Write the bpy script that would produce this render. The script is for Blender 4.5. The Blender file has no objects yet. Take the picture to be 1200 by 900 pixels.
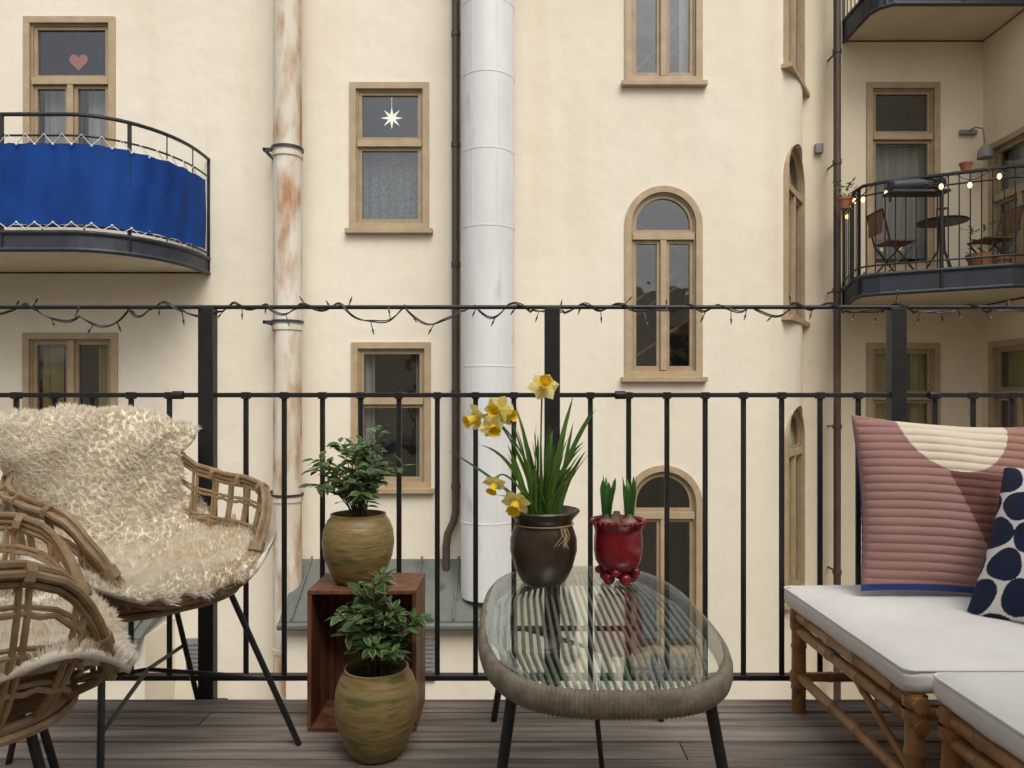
import bpy, bmesh, math, random
import numpy as np
from mathutils import Vector, Matrix, noise as mnoise
R = random.Random(7)
NR = np.random.RandomState(5)
FP = 850.0; EYE = 1.0
def X(px, d): return (px-600)*d/FP
def Z(py, d): return EYE+(470-py)*d/FP
rad = math.radians
scene = bpy.context.scene
COL = scene.collection

# ------------------------------------------------------------------ materials
def newmat(name):
    m = bpy.data.materials.new(name); m.use_nodes = True
    nt = m.node_tree; nt.nodes.clear()
    out = nt.nodes.new('ShaderNodeOutputMaterial')
    return m, nt, out
def N(nt, t, **kw):
    n = nt.nodes.new(t)
    for k, v in kw.items():
        if hasattr(n, k): setattr(n, k, v)
        else: n.inputs[k].default_value = v
    return n
def c4(c): return (c[0], c[1], c[2], 1)
def mat(name, c1, c2=None, rough=.6, metal=0., scale=8., stretch=(1,1,1), detail=4, bump=0., bscale=None,
        island=0., spec=.5, lo=.35, hi=.65, c3=None, s3=40., f3=.6, trans=0., sheen=0., soft3=.12):
    m, nt, out = newmat(name); L = nt.links.new
    b = N(nt, 'ShaderNodeBsdfPrincipled'); b.inputs['Roughness'].default_value = rough
    b.inputs['Metallic'].default_value = metal
    b.inputs['Specular IOR Level'].default_value = spec
    if sheen: b.inputs['Sheen Weight'].default_value = sheen
    tc = N(nt, 'ShaderNodeTexCoord'); mp = N(nt, 'ShaderNodeMapping'); mp.inputs['Scale'].default_value = stretch
    L(tc.outputs['Object'], mp.inputs['Vector'])
    nz = N(nt, 'ShaderNodeTexNoise'); nz.inputs['Scale'].default_value = scale; nz.inputs['Detail'].default_value = detail
    nz.inputs['Roughness'].default_value = .6
    L(mp.outputs[0], nz.inputs['Vector'])
    rp = N(nt, 'ShaderNodeValToRGB')
    rp.color_ramp.elements[0].position = lo; rp.color_ramp.elements[1].position = hi
    rp.color_ramp.elements[0].color = c4(c1); rp.color_ramp.elements[1].color = c4(c2 or c1)
    L(nz.outputs['Fac'], rp.inputs['Fac'])
    col = rp.outputs[0]
    if c3:
        n3 = N(nt, 'ShaderNodeTexNoise'); n3.inputs['Scale'].default_value = s3; n3.inputs['Detail'].default_value = 6
        L(mp.outputs[0], n3.inputs['Vector'])
        r3 = N(nt, 'ShaderNodeValToRGB'); r3.color_ramp.elements[0].position = f3; r3.color_ramp.elements[1].position = min(1, f3+soft3)
        L(n3.outputs['Fac'], r3.inputs['Fac'])
        mx = N(nt, 'ShaderNodeMixRGB'); L(r3.outputs[0], mx.inputs[0]); L(col, mx.inputs[1]); mx.inputs[2].default_value = c4(c3)
        col = mx.outputs[0]
    if island:
        g = N(nt, 'ShaderNodeNewGeometry'); mr = N(nt, 'ShaderNodeMapRange')
        mr.inputs['To Min'].default_value = 1-island; mr.inputs['To Max'].default_value = 1+island
        L(g.outputs['Random Per Island'], mr.inputs['Value'])
        hs = N(nt, 'ShaderNodeHueSaturation'); L(mr.outputs[0], hs.inputs['Value']); L(col, hs.inputs['Color'])
        col = hs.outputs[0]
    L(col, b.inputs['Base Color'])
    if bump:
        nb = N(nt, 'ShaderNodeTexNoise'); nb.inputs['Scale'].default_value = bscale or scale*4; nb.inputs['Detail'].default_value = 3
        L(mp.outputs[0], nb.inputs['Vector'])
        bp = N(nt, 'ShaderNodeBump'); bp.inputs['Strength'].default_value = bump; bp.inputs['Distance'].default_value = .01
        L(nb.outputs['Fac'], bp.inputs['Height']); L(bp.outputs[0], b.inputs['Normal'])
    sh = b.outputs[0]
    if trans:
        tr = N(nt, 'ShaderNodeBsdfTranslucent'); L(col, tr.inputs[0])
        ms = N(nt, 'ShaderNodeMixShader'); ms.inputs[0].default_value = trans
        L(b.outputs[0], ms.inputs[1]); L(tr.outputs[0], ms.inputs[2]); sh = ms.outputs[0]
    L(sh, out.inputs[0])
    return m
def plaster(name, base, dark):
    m, nt, out = newmat(name); L = nt.links.new
    b = N(nt, 'ShaderNodeBsdfDiffuse')
    tc = N(nt, 'ShaderNodeTexCoord')
    def noise(scale, st, det=6, dist=0):
        mp = N(nt, 'ShaderNodeMapping'); mp.inputs['Scale'].default_value = st; L(tc.outputs['Object'], mp.inputs['Vector'])
        n = N(nt, 'ShaderNodeTexNoise'); n.inputs['Scale'].default_value = scale; n.inputs['Detail'].default_value = det
        n.inputs['Distortion'].default_value = dist
        L(mp.outputs[0], n.inputs['Vector']); return n
    n1 = noise(.45, (1,1,.8), 3, .4); n2 = noise(2.2, (1,1,.10), 3); n3 = noise(7, (1,1,1), 4)
    def ramp(n, a, c):
        r = N(nt, 'ShaderNodeMapRange'); r.inputs['From Min'].default_value = a; r.inputs['From Max'].default_value = c
        L(n.outputs['Fac'], r.inputs['Value']); return r.outputs[0]
    mx = N(nt, 'ShaderNodeMixRGB'); mx.inputs[1].default_value = c4(base); mx.inputs[2].default_value = c4(dark); L(ramp(n1,.42,.80), mx.inputs[0])
    m2 = N(nt, 'ShaderNodeMixRGB', blend_type='MULTIPLY'); m2.inputs[2].default_value = (.92,.895,.85,1)
    L(mx.outputs[0], m2.inputs[1]); L(ramp(n2,.54,.87), m2.inputs[0])
    m3 = N(nt, 'ShaderNodeMixRGB', blend_type='MULTIPLY'); m3.inputs[2].default_value = (.965,.96,.95,1)
    L(m2.outputs[0], m3.inputs[1]); L(ramp(n3,.45,.75), m3.inputs[0])
    L(m3.outputs[0], b.inputs['Color'])
    nb2 = noise(2.2, (1,1,1), 6)
    bp2 = N(nt, 'ShaderNodeBump'); bp2.inputs['Strength'].default_value = .32; bp2.inputs['Distance'].default_value = .06; L(nb2.outputs['Fac'], bp2.inputs['Height'])
    L(bp2.outputs[0], b.inputs['Normal'])
    L(b.outputs[0], out.inputs[0]); return m
def glassmat(name, tint, base=.1, wavy=.0, k=1.0, rough=0.0):
    m, nt, out = newmat(name); L = nt.links.new
    t = N(nt, 'ShaderNodeBsdfTransparent'); t.inputs[0].default_value = c4(tint)
    g = N(nt, 'ShaderNodeBsdfGlossy'); g.inputs['Roughness'].default_value = rough
    lw = N(nt, 'ShaderNodeLayerWeight'); lw.inputs['Blend'].default_value = .5
    pw = N(nt, 'ShaderNodeMath', operation='POWER'); pw.inputs[1].default_value = 5; L(lw.outputs['Facing'], pw.inputs[0])
    ma = N(nt, 'ShaderNodeMath', operation='MULTIPLY_ADD'); ma.inputs[1].default_value = k; ma.inputs[2].default_value = base; ma.use_clamp = True
    L(pw.outputs[0], ma.inputs[0])
    if wavy:
        tc = N(nt, 'ShaderNodeTexCoord'); nb = N(nt, 'ShaderNodeTexNoise'); nb.inputs['Scale'].default_value = 2.5; nb.inputs['Detail'].default_value = 2
        L(tc.outputs['Object'], nb.inputs['Vector'])
        bp = N(nt, 'ShaderNodeBump'); bp.inputs['Strength'].default_value = wavy; bp.inputs['Distance'].default_value = .05
        L(nb.outputs['Fac'], bp.inputs['Height']); L(bp.outputs[0], g.inputs['Normal'])
    mx = N(nt, 'ShaderNodeMixShader'); L(ma.outputs[0], mx.inputs[0]); L(t.outputs[0], mx.inputs[1]); L(g.outputs[0], mx.inputs[2])
    L(mx.outputs[0], out.inputs[0]); return m
def vcolmat(name, rough=.85, bump=.3, bs=400):
    m, nt, out = newmat(name); L = nt.links.new
    b = N(nt, 'ShaderNodeBsdfPrincipled'); b.inputs['Roughness'].default_value = rough; b.inputs['Specular IOR Level'].default_value = .2
    b.inputs['Sheen Weight'].default_value = .05
    a = N(nt, 'ShaderNodeAttribute'); a.attribute_name = 'Col'
    L(a.outputs['Color'], b.inputs['Base Color'])
    tc = N(nt, 'ShaderNodeTexCoord'); nb = N(nt, 'ShaderNodeTexNoise'); nb.inputs['Scale'].default_value = bs; L(tc.outputs['Object'], nb.inputs['Vector'])
    bp = N(nt, 'ShaderNodeBump'); bp.inputs['Strength'].default_value = bump; bp.inputs['Distance'].default_value = .002
    L(nb.outputs['Fac'], bp.inputs['Height']); L(bp.outputs[0], b.inputs['Normal'])
    L(b.outputs[0], out.inputs[0]); return m
def emis(name, c, s):
    m, nt, out = newmat(name); e = N(nt, 'ShaderNodeEmission'); e.inputs[0].default_value = c4(c); e.inputs[1].default_value = s
    nt.links.new(e.outputs[0], out.inputs[0]); return m

M_wall = plaster('cream_plaster', (.815,.75,.62), (.755,.68,.54))
M_wall2 = plaster('ochre_plaster', (.81,.71,.54), (.74,.63,.46))
M_frame = mat('window_frame_paint', (.38,.28,.165), (.46,.345,.215), rough=.55, scale=6, bump=.1)
M_frame_d = mat('window_sash_paint', (.31,.225,.13), (.38,.285,.175), rough=.5, scale=6, bump=.1)
M_glass = glassmat('window_glass', (.75,.8,.8), base=.16, wavy=.12, k=.84)
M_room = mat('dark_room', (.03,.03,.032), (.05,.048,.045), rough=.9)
M_curt = mat('curtain_cloth', (.30,.29,.27), (.42,.40,.37), scale=14, stretch=(1,1,.05), rough=.95, lo=.4, hi=.6)
M_curty = mat('yellow_curtain', (.40,.30,.07), (.5,.38,.1), scale=14, stretch=(1,1,.05), rough=.95)
M_blind = mat('textured_blind', (.10,.115,.12), (.24,.26,.26), scale=38, rough=.9, lo=.45, hi=.58)
M_black = mat('black_painted_steel', (.012,.012,.013), (.022,.021,.020), rough=.42, scale=30)
M_steel2 = mat('dark_grey_steel', (.022,.027,.036), (.035,.04,.05), rough=.5, scale=6)
M_under = mat('balcony_underside', (.62,.54,.40), (.70,.62,.47), rough=.9, scale=2)
M_white = mat('white_sheet_metal', (.64,.64,.62), (.76,.76,.74), rough=.5, scale=1.5, stretch=(1,1,.4), bump=.06, bscale=4, c3=(.52,.52,.49), s3=3, f3=.58)
M_rust = mat('rusty_duct_metal', (.62,.55,.42), (.74,.70,.60), rough=.65, scale=2, stretch=(1,1,.3), c3=(.40,.20,.08), s3=5.2, f3=.455, bump=.2, soft3=.22, detail=6)
M_brown = mat('brown_drainpipe', (.07,.045,.035), (.10,.065,.05), rough=.45, scale=3)
M_roof = mat('green_grey_roof_metal', (.10,.115,.10), (.15,.16,.135), rough=.5, scale=2.5, c3=(.07,.07,.06), s3=6, f3=.58)
M_ground = mat('courtyard_paving', (.12,.115,.11), (.18,.17,.16), rough=.9, scale=1.2)
M_deck = mat('weathered_deck_wood', (.155,.125,.104), (.37,.315,.265), rough=.8, scale=5, stretch=(.35,6,6), bump=.35, bscale=22, island=.28, detail=8, spec=.3)
M_rattan = mat('rattan', (.24,.15,.075), (.45,.32,.18), rough=.5, scale=22, island=.12, lo=.3, hi=.7)
M_cord = mat('table_cord', (.36,.34,.29), (.52,.49,.43), rough=.6, scale=40, island=.1)
M_wrap = mat('table_rim_cord', (.19,.155,.11), (.31,.26,.19), rough=.6, scale=30)
M_fur = mat('sheepskin_wool', (.90,.77,.57), (.96,.91,.80), rough=1., scale=5, island=.03, lo=.30, hi=.50, trans=.25, spec=.0)
M_furb = mat('sheepskin_hide', (.90,.81,.65), (.93,.87,.74), rough=.95, scale=14, bump=.3, bscale=60)
M_bamboo = mat('bamboo_cane', (.26,.115,.035), (.48,.26,.105), rough=.35, scale=9, lo=.3, hi=.7, c3=(.12,.055,.02), s3=16, f3=.62)
M_cush = mat('white_cushion_canvas', (.76,.735,.69), (.82,.795,.75), rough=.95, scale=6, bump=.25, bscale=18, spec=.1)
M_crate = mat('stained_crate_wood', (.12,.042,.020), (.25,.105,.05), rough=.55, scale=6, stretch=(5,5,.8), bump=.2, island=.2)
M_potg = mat('ochre_glazed_pot', (.22,.16,.05), (.40,.28,.12), rough=.45, scale=9, stretch=(1,1,5), bump=.35, bscale=12, c3=(.15,.145,.05), s3=9, f3=.52)
M_soil = mat('potting_soil', (.02,.014,.01), (.05,.035,.025), rough=.95, scale=60, bump=.8)
M_leaf = mat('ficus_leaf', (.055,.12,.03), (.11,.20,.055), rough=.4, scale=20, island=.35, trans=.25)
M_leafe = mat('ficus_leaf_edge', (.36,.43,.20), (.46,.51,.28), rough=.4, scale=20, island=.2, trans=.25)
M_stem = mat('plant_stem', (.09,.06,.03), (.13,.10,.05), rough=.8)
M_dl = mat('daffodil_leaf', (.07,.16,.028), (.14,.26,.05), rough=.4, scale=12, stretch=(1,1,.3), island=.3, trans=.25)
M_dp = mat('daffodil_petal', (.88,.75,.20), (.93,.86,.42), rough=.6, scale=30, island=.15, trans=.35)
M_dt = mat('daffodil_trumpet', (.90,.62,.03), (.94,.70,.05), rough=.6, scale=30, trans=.2)
M_brpot = mat('brown_glazed_pot', (.035,.022,.014), (.075,.045,.025), rough=.3, scale=9, c3=(.09,.085,.04), s3=10, f3=.6)
M_raf = mat('raffia', (.30,.21,.10), (.4,.3,.16), rough=.8)
M_red = mat('red_glazed_pot', (.17,.007,.012), (.23,.012,.018), rough=.2, scale=6)
M_hy = mat('hyacinth_leaf', (.05,.16,.04), (.10,.25,.06), rough=.35, scale=14, island=.2, trans=.1)
M_bulb = mat('hyacinth_bulb', (.16,.07,.05), (.33,.2,.14), rough=.6, scale=25, stretch=(1,1,.3))
M_blue = mat('blue_canvas', (.002,.032,.17), (.004,.05,.24), rough=.8, scale=3, stretch=(1,1,.5), bump=.2, bscale=9, spec=.25)
M_rope = mat('white_rope', (.7,.7,.7), rough=.8)
M_terra = mat('terracotta', (.33,.13,.06), (.4,.18,.09), rough=.8)
M_wood2 = mat('chair_slat_wood', (.2,.1,.05), (.28,.15,.08), rough=.6)
M_bulbw = emis('warm_bulb', (1,.52,.20), 4.5)
M_star = emis('paper_star_lamp', (1,.93,.78), 1.3)
M_heart = mat('heart_ornament', (.55,.16,.12), rough=.7)
M_tglass = glassmat('table_glass', (.93,.97,.95), base=.14, k=.86)
M_plug = mat('grey_box', (.2,.2,.2), (.26,.25,.24))

# ------------------------------------------------------------------ mesh builder
class MB:
    def __init__(s): s.v = []; s.f = []; s.m = []
    def add(s, vs, fs, m=0):
        o = len(s.v); s.v.extend([tuple(v) for v in vs])
        for f in fs: s.f.append(tuple(i+o for i in f)); s.m.append(m)
    def box(s, x0,x1,y0,y1,z0,z1, m=0, M=None):
        vs = [(x,y,z) for z in (z0,z1) for y in (y0,y1) for x in (x0,x1)]
        if M is not None: vs = [M @ Vector(v) for v in vs]
        s.add(vs, [(0,2,3,1),(4,5,7,6),(0,1,5,4),(2,6,7,3),(0,4,6,2),(1,3,7,5)], m)
    def tube(s, pts, r, seg=8, m=0, closed=False, M=None, sq=None):
        P = [Vector(p) for p in pts]; n = len(P)
        if M is not None: P = [M @ p for p in P]
        rr = r if isinstance(r, (list, tuple)) else [r]*n
        T = []
        for i in range(n):
            a = P[(i-1) % n] if closed or i > 0 else P[i]; b = P[(i+1) % n] if closed or i < n-1 else P[i]
            t = (b-a); T.append(t.normalized() if t.length > 1e-9 else Vector((0,0,1)))
        up = Vector((0,0,1)) if abs(T[0].z) < .9 else Vector((1,0,0))
        nrm = (up - T[0]*up.dot(T[0])).normalized(); vs = []
        for i in range(n):
            nrm = (nrm - T[i]*nrm.dot(T[i])); nrm = nrm.normalized() if nrm.length > 1e-6 else T[i].orthogonal().normalized()
            bi = T[i].cross(nrm)
            for k in range(seg):
                a = 2*math.pi*k/seg + (math.pi/seg)
                ca, sa = math.cos(a)*rr[i], math.sin(a)*rr[i]
                if sq: ca *= sq[0]; sa *= sq[1]
                vs.append(P[i]+nrm*ca+bi*sa)
        fs = []
        for i in range(n if closed else n-1):
            j = (i+1) % n
            for k in range(seg):
                k2 = (k+1) % seg; fs.append((i*seg+k, i*seg+k2, j*seg+k2, j*seg+k))
        if not closed:
            fs.append(tuple(range(seg-1,-1,-1))); fs.append(tuple((n-1)*seg+k for k in range(seg)))
        s.add(vs, fs, m)
    def lathe(s, prof, cx, cy, seg=40, m=0, wob=0.):
        vs = []; fs = []
        for i,(r,z) in enumerate(prof):
            for k in range(seg):
                a = 2*math.pi*k/seg; q = r*(1+wob*math.sin(3*a+z*9))
                vs.append((cx+q*math.cos(a), cy+q*math.sin(a), z))
        for i in range(len(prof)-1):
            for k in range(seg):
                k2 = (k+1) % seg; fs.append((i*seg+k, i*seg+k2, (i+1)*seg+k2, (i+1)*seg+k))
        s.add(vs, fs, m)
    def disc(s, r, z, cx, cy, seg=40, m=0):
        s.add([(cx+r*math.cos(2*math.pi*k/seg), cy+r*math.sin(2*math.pi*k/seg), z) for k in range(seg)], [tuple(range(seg))], m)
    def ball(s, c, r, m=0, seg=10, sc=(1,1,1)):
        prof = [(r*math.sin(math.pi*i/seg)+1e-5, -r*math.cos(math.pi*i/seg)) for i in range(seg+1)]
        vs=[];fs=[]
        for (q,z) in prof:
            for k in range(seg*2):
                a = math.pi*k/seg; vs.append((c[0]+q*math.cos(a)*sc[0], c[1]+q*math.sin(a)*sc[1], c[2]+z*sc[2]))
        n=seg*2
        for i in range(seg):
            for k in range(n): fs.append((i*n+k, i*n+(k+1)%n, (i+1)*n+(k+1)%n, (i+1)*n+k))
        s.add(vs, fs, m)
    def obj(s, name, mats, parent=None, smooth=True, bevel=0., angle=40):
        me = bpy.data.meshes.new(name); me.from_pydata(s.v, [], s.f)
        if not isinstance(mats, (list, tuple)): mats = [mats]
        for m in mats: me.materials.append(m)
        me.polygons.foreach_set('material_index', s.m)
        if smooth:
            me.polygons.foreach_set('use_smooth', [True]*len(s.f)); me.set_sharp_from_angle(angle=rad(angle))
        me.update()
        o = bpy.data.objects.new(name, me); COL.objects.link(o)
        if parent: o.parent = parent
        if bevel:
            b = o.modifiers.new('b', 'BEVEL'); b.width = bevel; b.segments = 2; b.limit_method = 'ANGLE'
        return o
def empty(name, loc=(0,0,0)):
    e = bpy.data.objects.new(name, None); e.empty_display_size = .2; COL.objects.link(e); return e
def cut(obj, cutter):
    cutobj = cutter.obj('cutter', [M_room], smooth=False)
    bm = bmesh.new(); bm.from_mesh(cutobj.data); bmesh.ops.recalc_face_normals(bm, faces=bm.faces); bm.to_mesh(cutobj.data); bm.free()
    bm = bmesh.new(); bm.from_mesh(obj.data); bmesh.ops.recalc_face_normals(bm, faces=bm.faces); bm.to_mesh(obj.data); bm.free()
    md = obj.modifiers.new('c', 'BOOLEAN'); md.object = cutobj; md.operation = 'DIFFERENCE'; md.solver = 'EXACT'
    bpy.context.view_layer.update()
    dg = bpy.context.evaluated_depsgraph_get()
    me = bpy.data.meshes.new_from_object(obj.evaluated_get(dg), depsgraph=dg)
    obj.modifiers.clear(); obj.data = me
    bpy.data.objects.remove(cutobj)

# ------------------------------------------------------------------ windows
def outline(w, z0, z1, arch=False, n=20):
    h = w/2
    if not arch: return [(-h,z0),(h,z0),(h,z1),(-h,z1)]
    zc = z1-h; pts = [(-h,z0),(h,z0)]
    for i in range(n+1):
        a = math.pi*i/n; pts.append((h*math.cos(a), zc+h*math.sin(a)))
    return pts
def ring(mb, A, B, ya, yb, M, m=0):
    n = len(A)
    vs = [M@Vector((u,ya,z)) for u,z in A]+[M@Vector((u,ya,z)) for u,z in B]+[M@Vector((u,yb,z)) for u,z in A]+[M@Vector((u,yb,z)) for u,z in B]
    fs = []
    for i in range(n):
        j = (i+1)%n
        fs += [(i,j,n+j,n+i),(2*n+i,3*n+i,3*n+j,2*n+j),(i,2*n+i,2*n+j,j),(n+i,n+j,3*n+j,3*n+i)]
    mb.add(vs, fs, m)
def window(parent, M, w, z0, z1, cutter, arch=False, transoms=(), split=False, split_upper=False, sill=True, curtain=None, trim=.085):
    # M : local x along wall, y into wall, z up ; wall face at y = 0
    fr = MB(); gl = MB(); rm = MB()
    O = outline(w,z0,z1,arch); I = outline(w-2*trim, z0+trim, z1-trim, arch)
    ring(fr, O, I, -.03, .12, M, 0)
    O2 = outline(w-2*trim+.03, z0+trim-.015, z1-trim+.015, arch); I2 = outline(w-2*trim-.05, z0+trim+.025, z1-trim-.025, arch)
    ring(fr, O2, I2, .012, .10, M, 1)
    wi = w-2*trim-.05; a0 = z0+trim+.025; a1 = z1-trim-.025
    levels = [a0]+list(transoms)+[a1]
    for t in transoms: fr.box(-wi/2-.01, wi/2+.01, -.012, .095, t-.045, t+.045, 0, M)
    for li in range(len(levels)-1):
        lo = levels[li]+(.045 if li else 0); hi = levels[li+1]-(.045 if li < len(levels)-2 else 0)
        top = li == len(levels)-2
        sp = split and (not top or split_upper or len(levels) == 2)
        ar = arch and top
        if sp:
            fr.box(-.038,.038,-.006,.09,lo-.01,hi+.01,0,M)
            segs = [(-wi/2,-.038),(.038,wi/2)]
        else: segs = [(-wi/2,wi/2)]
        for a,b in segs:
            c = (a+b)/2; M2 = M @ Matrix.Translation((c,0,0))
            A = outline(b-a+.004, lo-.002, hi+.002, ar and not sp); B = outline(b-a-.09, lo+.045, hi-.045, ar and not sp)
            ring(fr, A, B, .03, .082, M2, 1)
            G = outline(b-a-.07, lo+.035, hi-.035, ar and not sp)
            gl.add([M2@Vector((u,.06,z)) for u,z in G], [tuple(range(len(G)))])
    if sill: fr.box(-w/2-.05, w/2+.05, -.09, .05, z0-.05, z0+.012, 0, M)
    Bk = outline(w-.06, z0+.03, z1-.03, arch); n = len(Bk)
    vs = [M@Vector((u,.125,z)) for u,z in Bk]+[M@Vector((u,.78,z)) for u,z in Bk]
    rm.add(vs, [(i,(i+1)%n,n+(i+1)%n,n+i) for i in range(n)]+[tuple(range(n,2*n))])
    C = outline(w-.03, z0+.015, z1-.015, arch)
    vs = [M@Vector((u,-.3,z)) for u,z in C]+[M@Vector((u,.86,z)) for u,z in C]; n = len(C)
    cutter.add(vs, [(i,(i+1)%n,n+(i+1)%n,n+i) for i in range(n)]+[tuple(range(n)),tuple(range(2*n-1,n-1,-1))])
    fr.obj('window_frame', [M_frame, M_frame_d], parent, bevel=.004)
    gl.obj('window_pane', M_glass, parent, smooth=False)
    rm.obj('room_interior', M_room, parent, smooth=False)
    if curtain:
        cm, parts = curtain
        cb = MB()
        for (u0,u1,c0,c1) in parts:
            k = max(8,int((u1-u0)/.02)); vs = []
            for i in range(k+1):
                u = u0+(u1-u0)*i/k; y = .2+.018*math.sin(u*55+.6*math.sin(u*17))
                vs += [M@Vector((u,y,c0)), M@Vector((u,y,c1))]
            cb.add(vs, [(2*i,2*i+2,2*i+3,2*i+1) for i in range(k)])
        cb.obj('curtain', cm, parent)

DF = 9.5; DT = 9.35; DR = 10.5
bld = empty('apartment_building')
def face(x, y, ang=0.): # ang rotates wall frame about z
    return Matrix.Translation((x,y,0)) @ Matrix.Rotation(ang,4,'Z')
TOP = 8.6
# main wall
mb = MB(); mb.box(-14, .4, DF, DF+1, -6, TOP); wall = mb.obj('main_wall', M_wall, bld, smooth=False)
c = MB()
def zF(py): return Z(py,DF)
cx = X(456.5,DF)
window(bld, face(cx,DF), 1.04, zF(270), zF(97), c, transoms=(zF(168),), curtain=(M_blind, [(-.38,.38,zF(262),zF(176))]))
window(bld, face(X(458.5,DF),DF), 1.04, zF(573), zF(401), c, transoms=(zF(470),), curtain=(M_curt, [(-.45,-.25,zF(572),zF(405)),(.3,.45,zF(572),zF(405))]))
window(bld, face(X(82,DF),DF), 1.2, zF(250), zF(20), c, transoms=(zF(95),), split=True, curtain=(M_curt, [(-.45,-.1,zF(248),zF(100)),(.12,.5,zF(248),zF(100))]))
window(bld, face(X(83,DF),DF), 1.24, zF(585), zF(390), c, transoms=(), split=True, curtain=(M_curty, [(-.5,-.22,zF(580),zF(396)),(.25,.5,zF(580),zF(396))]))
window(bld, face(X(-180,DF),DF), 1.04, zF(270), zF(97), c, transoms=(zF(168),))
cut(wall, c)
# tower
RC = 1.5; ccx = 2.73; ccy = DT+RC
fp = [(.03,DT)]+[(ccx+RC*math.sin(rad(a)), ccy-RC*math.cos(rad(a))) for a in range(0,91,3)]+[(ccx+RC,12.2),(.03,12.2)]
mb = MB(); n = len(fp)
mb.add([(x,y,-6) for x,y in fp]+[(x,y,TOP) for x,y in fp], [(i,(i+1)%n,n+(i+1)%n,n+i) for i in range(n)]+[tuple(range(n-1,-1,-1)),tuple(range(n,2*n))])
tower = mb.obj('stair_tower_wall', M_wall, bld, smooth=False)
c = MB()
def zT(py): return Z(py,DT)
tx = X(777.5,DT)
window(bld, face(tx,DT), 1.0, zT(443), zT(218), c, arch=True, transoms=(zT(277),), split=True)
window(bld, face(tx,DT), 1.0, zT(775), zT(545), c, arch=True, transoms=(zT(604),), split=True)
window(bld, face(tx,DT), 1.0, zT(98), zT(-110), c, split=True, transoms=(zT(-50),), curtain=(M_curt,[(.25,.45,zT(96),zT(-20))]))
al = 57
Mc = Matrix.Translation((ccx+(RC-.07)*math.sin(rad(al)), ccy-(RC-.07)*math.cos(rad(al)),0)) @ Matrix.Rotation(rad(al),4,'Z')
for z0,z1 in ((2.12,4.55),(-1.7,.95),(5.45,7.9)):
    window(bld, Mc, 1.1, z0, z1, c, arch=True, transoms=(z1-.66,), split=True, trim=.05)
cut(tower, c)
for p in tower.data.polygons: p.use_smooth = True
tower.data.set_sharp_from_angle(angle=rad(20))
# stair flights seen through the tower windows
st = MB()
for (za,zb) in ((2.2,2.9),(2.0,2.7),(1.45,2.15),(5.2,6.3),(4.9,6.0),(3.5,2.9)):
    st.tube([(tx-.5,DT+.4,za),(tx+.5,DT+.4,zb)], .022, 6)
st.obj('stair_handrail', M_wood2, bld)
# right rear wall + wing
mb = MB(); mb.box(4.0, 6.82, DR, DR+1, -6, TOP); rw = mb.obj('rear_wall', M_wall2, bld, smooth=False)
c = MB()
window(bld, face(X(1058,DR),DR), 1.06, Z(320,DR), Z(97,DR), c, transoms=(Z(160,DR),), curtain=(M_curt,[(-.42,.42,Z(300,DR),Z(168,DR))]))
window(bld, face(X(1058,DR),DR), 1.06, Z(600,DR), Z(402,DR), c, transoms=(Z(465,DR),), curtain=(M_curty,[(-.45,.0,Z(590,DR),Z(408,DR)),(.2,.45,Z(590,DR),Z(408,DR))]))
cut(rw, c)
mb = MB(); mb.box(6.82, 7.9, 5.5, DR+1, -6, TOP); wg = mb.obj('wing_wall', M_wall2, bld, smooth=False)
c = MB(); Mw = face(6.82, DR-.75, rad(-90))
window(bld, Mw, 1.2, Z(320,DR), 4.65, c, transoms=(3.85,), split=True, curtain=(M_curt,[(-.5,-.1,3.0,4.5)]))
window(bld, Mw, 1.2, -.6, Z(402,DR), c, transoms=(1.1,), split=True, curtain=(M_curty,[(-.5,.4,-.5,1.7)]))
cut(wg, c)

# our own building behind the viewpoint
ob = empty('own_apartment_building')
mb = MB(); mb.box(-12,12,-1.9,-.9,-6,4.0); ow = mb.obj('rear_facade_wall', M_wall, ob, smooth=False)
c = MB()
for xx in (-8,-5,4.6,7.6): window(ob, face(xx,-.9,math.pi), 1.1, .9, 3.0, c, transoms=(2.3,))
window(ob, face(.6,-.9,math.pi), 1.5, .05, 2.6, c, transoms=(2.0,), split=True, sill=False)
window(ob, face(-2.2,-.9,math.pi), 1.1, .9, 2.6, c, transoms=(2.0,))
cut(ow, c)

# ground
mb = MB(); mb.add([(-150,-150,-6),(150,-150,-6),(150,150,-6),(-150,150,-6)],[(0,1,2,3)]); mb.obj('ground', M_ground, smooth=False)

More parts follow.
